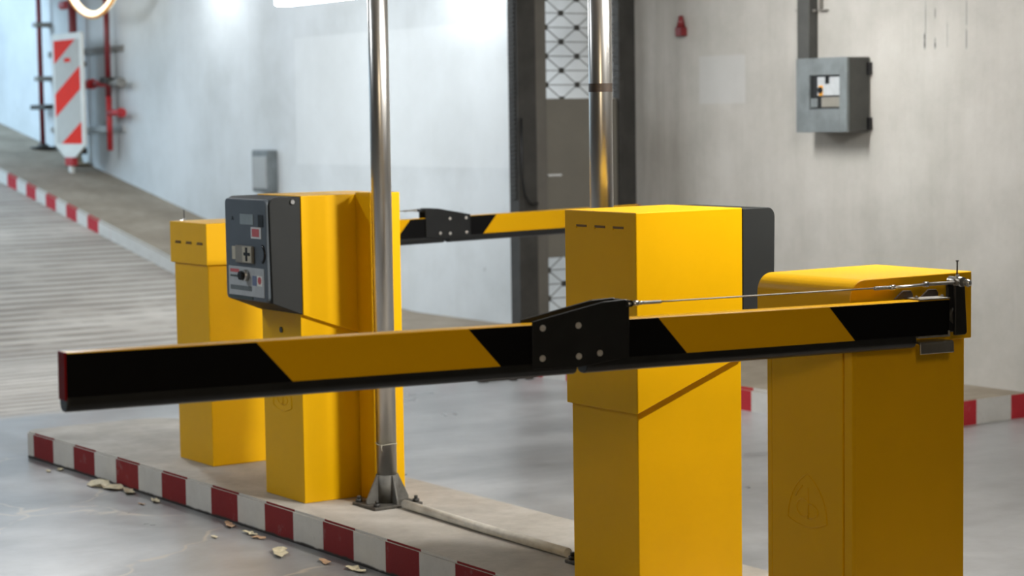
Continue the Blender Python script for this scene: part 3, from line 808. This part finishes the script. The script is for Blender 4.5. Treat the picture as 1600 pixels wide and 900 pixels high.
tag(b.build('wall_bracket', GALV, None, (4.42, 1.868, 2.03)), 'small metal bracket beside the cable duct above the switch box', 'bracket')
t = thing('wall_fitting', 'small dark red fitting on the wall right of the gate', 'fitting', (4.42, 3.11, 1.94))
b = MB(); b.box(-0.05, -0.001, -0.032, 0.032, 0, 0.055, 0.006); b.build('fitting_base', PIPER, t)
b = MB(); b.cyl((-0.026, 0, 0.055), (-0.026, 0, 0.125), 0.028, 0.012, 16); b.build('fitting_cap', PIPER, t)
t = thing('wall_box', 'small grey box on the bright wall above the ticket machine', 'box', (4.42, 8.635, 0.86))
b = MB(); b.box(-0.09, -0.001, -0.155, 0.155, 0, 0.355, 0.015, 3); b.build('box_shell', GREYP, t)
b = MB(); b.box(-0.10, -0.085, -0.12, 0.12, 0.03, 0.30, 0.006); b.build('box_lid', paint('pale_grey_lid', (0.34, 0.36, 0.365, 1), 0.5), t)

# ------------------------------------------------------------------ red pipes, beacon sign, hose and lamp at the left
PX = 4.30
def flange(b, z, r=0.09): b.cyl((0, 0, z), (0, 0, z+0.02), r, seg=20)
t = thing('red_riser_pipe', 'leftmost thin dark red riser pipe standing on the ramp sidewalk by the wall', 'pipe', (PX, 13.38, rz(13.38)), 0, 'red riser pipes')
b = MB(); b.cyl((0, 0, 0.0), (0, 0, 2.3), 0.026, seg=16); b.build('pipe', PIPER, t)
b = MB(); flange(b, 0.0, 0.13); b.cyl((0, 0, 0.02), (0, 0, 0.05), 0.07, 0.035, 16); b.build('floor_flange', DARKST, t)
b = MB(); b.box(-0.05, 0.05, -0.2, 0.2, 0.40, 0.45, 0.008); b.build('clamp', DARKST, t)
for z in (1.24, 0.69):
    b = MB(); b.box(-0.055, 0.11, -0.055, 0.055, z, z+0.05, 0.006); b.build('wall_clip', GALV, t)
t = thing('red_riser_pipe', 'thick brown-red riser pipe coming down behind the striped sign', 'pipe', (PX, 12.50, rz(12.5)), 0, 'red riser pipes')
b = MB(); b.cyl((0, 0, 0.35), (0, 0, 2.2), 0.042, seg=20); b.build('pipe', PIPER, t)
b = MB(); b.cyl((0, 0, 0.10), (0, 0, 0.42), 0.032, 0.045, 16); b.build('lower_pipe', DARKST, t)
b = MB(); b.cyl((0, 0, 0.0), (0, 0, 0.02), 0.12, seg=20); b.cyl((0, 0, 0.02), (0, 0, 0.24), 0.06, 0.03, 16); b.build('foot', CREAM, t)
b = MB(); b.cyl((0, 0.03, 1.585), (0, 0.25, 1.585), 0.045, seg=14); b.build('valve_stub', PIPEB, t)
b = MB(); b.cyl((0, 0, 1.80), (0, 0, 1.88), 0.052, seg=20); b.build('pipe_coupling', GALV, t)
t = thing('red_riser_pipe', 'rightmost red pipe with two valves, ending above the sidewalk', 'pipe', (PX, 11.67, 1.196), 0, 'red riser pipes')
b = MB(); b.cyl((0, 0, 0.0), (0, 0, 0.52), 0.028, seg=16); b.build('lower_pipe', PIPEB, t)
b = MB(); b.cyl((0, 0, 0.52), (0, 0, 1.66), 0.028, seg=16); b.build('pipe', PIPER, t)
b = MB(); b.cyl((0, -0.28, 0.36), (0, 0.0, 0.36), 0.03, seg=12); b.cyl((0, -0.30, 0.36), (0, -0.26, 0.36), 0.045, seg=16); b.build('lower_valve', PIPEB, t)
b = MB(); b.cyl((0, 0.0, 0.645), (0, 0.45, 0.645), 0.03, seg=12); b.cyl((0, 0.36, 0.645), (0, 0.50, 0.645), 0.05, seg=14); b.build('upper_valve', PIPEB, t)
b = MB(); b.cyl((0, -0.30, 0.645), (0, 0.0, 0.645), 0.025, seg=12); b.cyl((0, -0.33, 0.645), (0, -0.22, 0.645), 0.045, seg=14); b.build('hose_outlet', GALV, t)
b = MB(); b.box(-0.06, 0.11, -0.07, 0.07, 0.64, 0.70, 0.006); b.build('wall_clip', DARKST, t)
for z, lab, m in ((2.17, 'dark upper rail on the wall between the red pipes', GALV), (1.40, 'pale lower rail on the wall between the red pipes', ZINC)):
    b = MB(); b.box(-0.012, 0.014, -0.95, 0.9, -0.03, 0.03, 0.004)
    tag(b.build('pipe_rail', m, None, (4.405, 12.5, z)), lab, 'rail', 'wall rails behind the red pipes')

t = thing('hazard_sign', 'red and white diagonally striped hazard sign panel in front of the red pipes', 'sign', (4.10, 12.13, 0.86))
# local frame: panel in the y-z plane facing -x (into the lane), y+ is left in the photo
pw, pz0, pz1 = 0.375, 0.29, 1.475
b = MB(); b.prism([(-pw, pz0+0.10), (-pw, pz1-0.02), (-pw+0.03, pz1), (pw-0.03, pz1), (pw, pz1-0.02), (pw, pz0+0.10), (0.13, pz0-0.02), (-0.13, pz0-0.02)], 'x', -0.025, 0.0, 0.006, 2)
frame = b.build('sign_panel', SIGNF, t)
def sheet(poly, mat, name, d):
    q = MB(); q.prism(poly, 'x', -0.025-d, -0.024, 0, 1); return q.build(name, mat, frame)
iw, i0, i1 = 0.315, 0.405, 1.41
sheet([(-iw, i0), (-iw, i1), (iw, i1), (iw, i0)], SIGNW, 'white_sheet', 0.002)
def band(c0, c1):
    # diagonal band rising to the right: c is its height at the left edge of the sheet; clipped to the sheet
    f = lambda c, y: c + 0.265*(iw-y)/(2*iw)
    poly = [(iw, f(c0, iw)), (-iw, f(c0, -iw)), (-iw, f(c1, -iw)), (iw, f(c1, iw))]
    for lim, sgn in ((i0, 1), (i1, -1)):
        out = []
        for a, c in zip(poly, poly[1:]+poly[:1]):
            ia, ic = sgn*(a[1]-lim) >= 0, sgn*(c[1]-lim) >= 0
            if ia: out.append(a)
            if ia != ic:
                s = (lim-a[1])/(c[1]-a[1]); out.append((a[0]+(c[0]-a[0])*s, lim))
        poly = out
    sheet(poly, SIGNR, 'red_stripe', 0.004)
for c0, c1 in ((1.182, 2.2), (0.664, 0.886), (-0.6, 0.35)): band(c0, c1)
q = MB(); q.box(-0.030, -0.024, -0.09, 0.06, 1.195, 1.235, 0.002, 1); q.build('small_red_label', SIGNR, frame)
b = MB(); b.box(-0.04, 0.02, -0.09, 0.09, 0.19, 0.27, 0.006); b.build('red_clamp', PIPEB, t)
b = MB(); b.box(-0.03, 0.01, -0.035, 0.035, 0.06, 0.20, 0.006); b.build('white_stem', SIGNF, t)
b = MB(); b.box(-0.02, 0.14, -0.05, 0.05, 0.30, 0.36, 0.006); b.box(0.0, 0.16, -0.05, 0.05, 1.15, 1.2, 0.006); b.build('pipe_bracket', DARKST, t)

t = thing('hanging_cable_loop', 'bright white and orange cable loop hanging at the top left', 'cable', (4.0, 11.21, 2.47))
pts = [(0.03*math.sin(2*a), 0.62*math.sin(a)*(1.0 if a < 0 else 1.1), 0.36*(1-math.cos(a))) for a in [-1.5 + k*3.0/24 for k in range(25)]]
b = MB(); b.tube(pts, 0.030, 12); b.build('cable_core', CABLE_EMIT, t)
b = MB(); b.tube([(x-0.012, y*1.04, z-0.026) for x, y, z in pts], 0.016, 10); b.build('orange_sheath', ORANGE, t)

t = thing('fluorescent_fixture', 'lit white fluorescent fixture at the top edge above the bright wall', 'lamp', (3.0, 5.08, 2.235))
b = MB(); b.box(-0.07, 0.07, -0.62, 0.62, 0.05, 0.10, 0.006); b.build('housing', WHITEP, t)
b = MB(); b.box(-0.06, 0.06, -0.615, 0.615, 0.0, 0.052, 0.015, 3); b.build('diffuser', TUBE_ON, t)
for y in (-0.45, 0.45):
    b = MB(); b.cyl((0, y, 0.10), (0, y, 0.715), 0.006, seg=8); b.build('suspension_rod', ZINC, t)
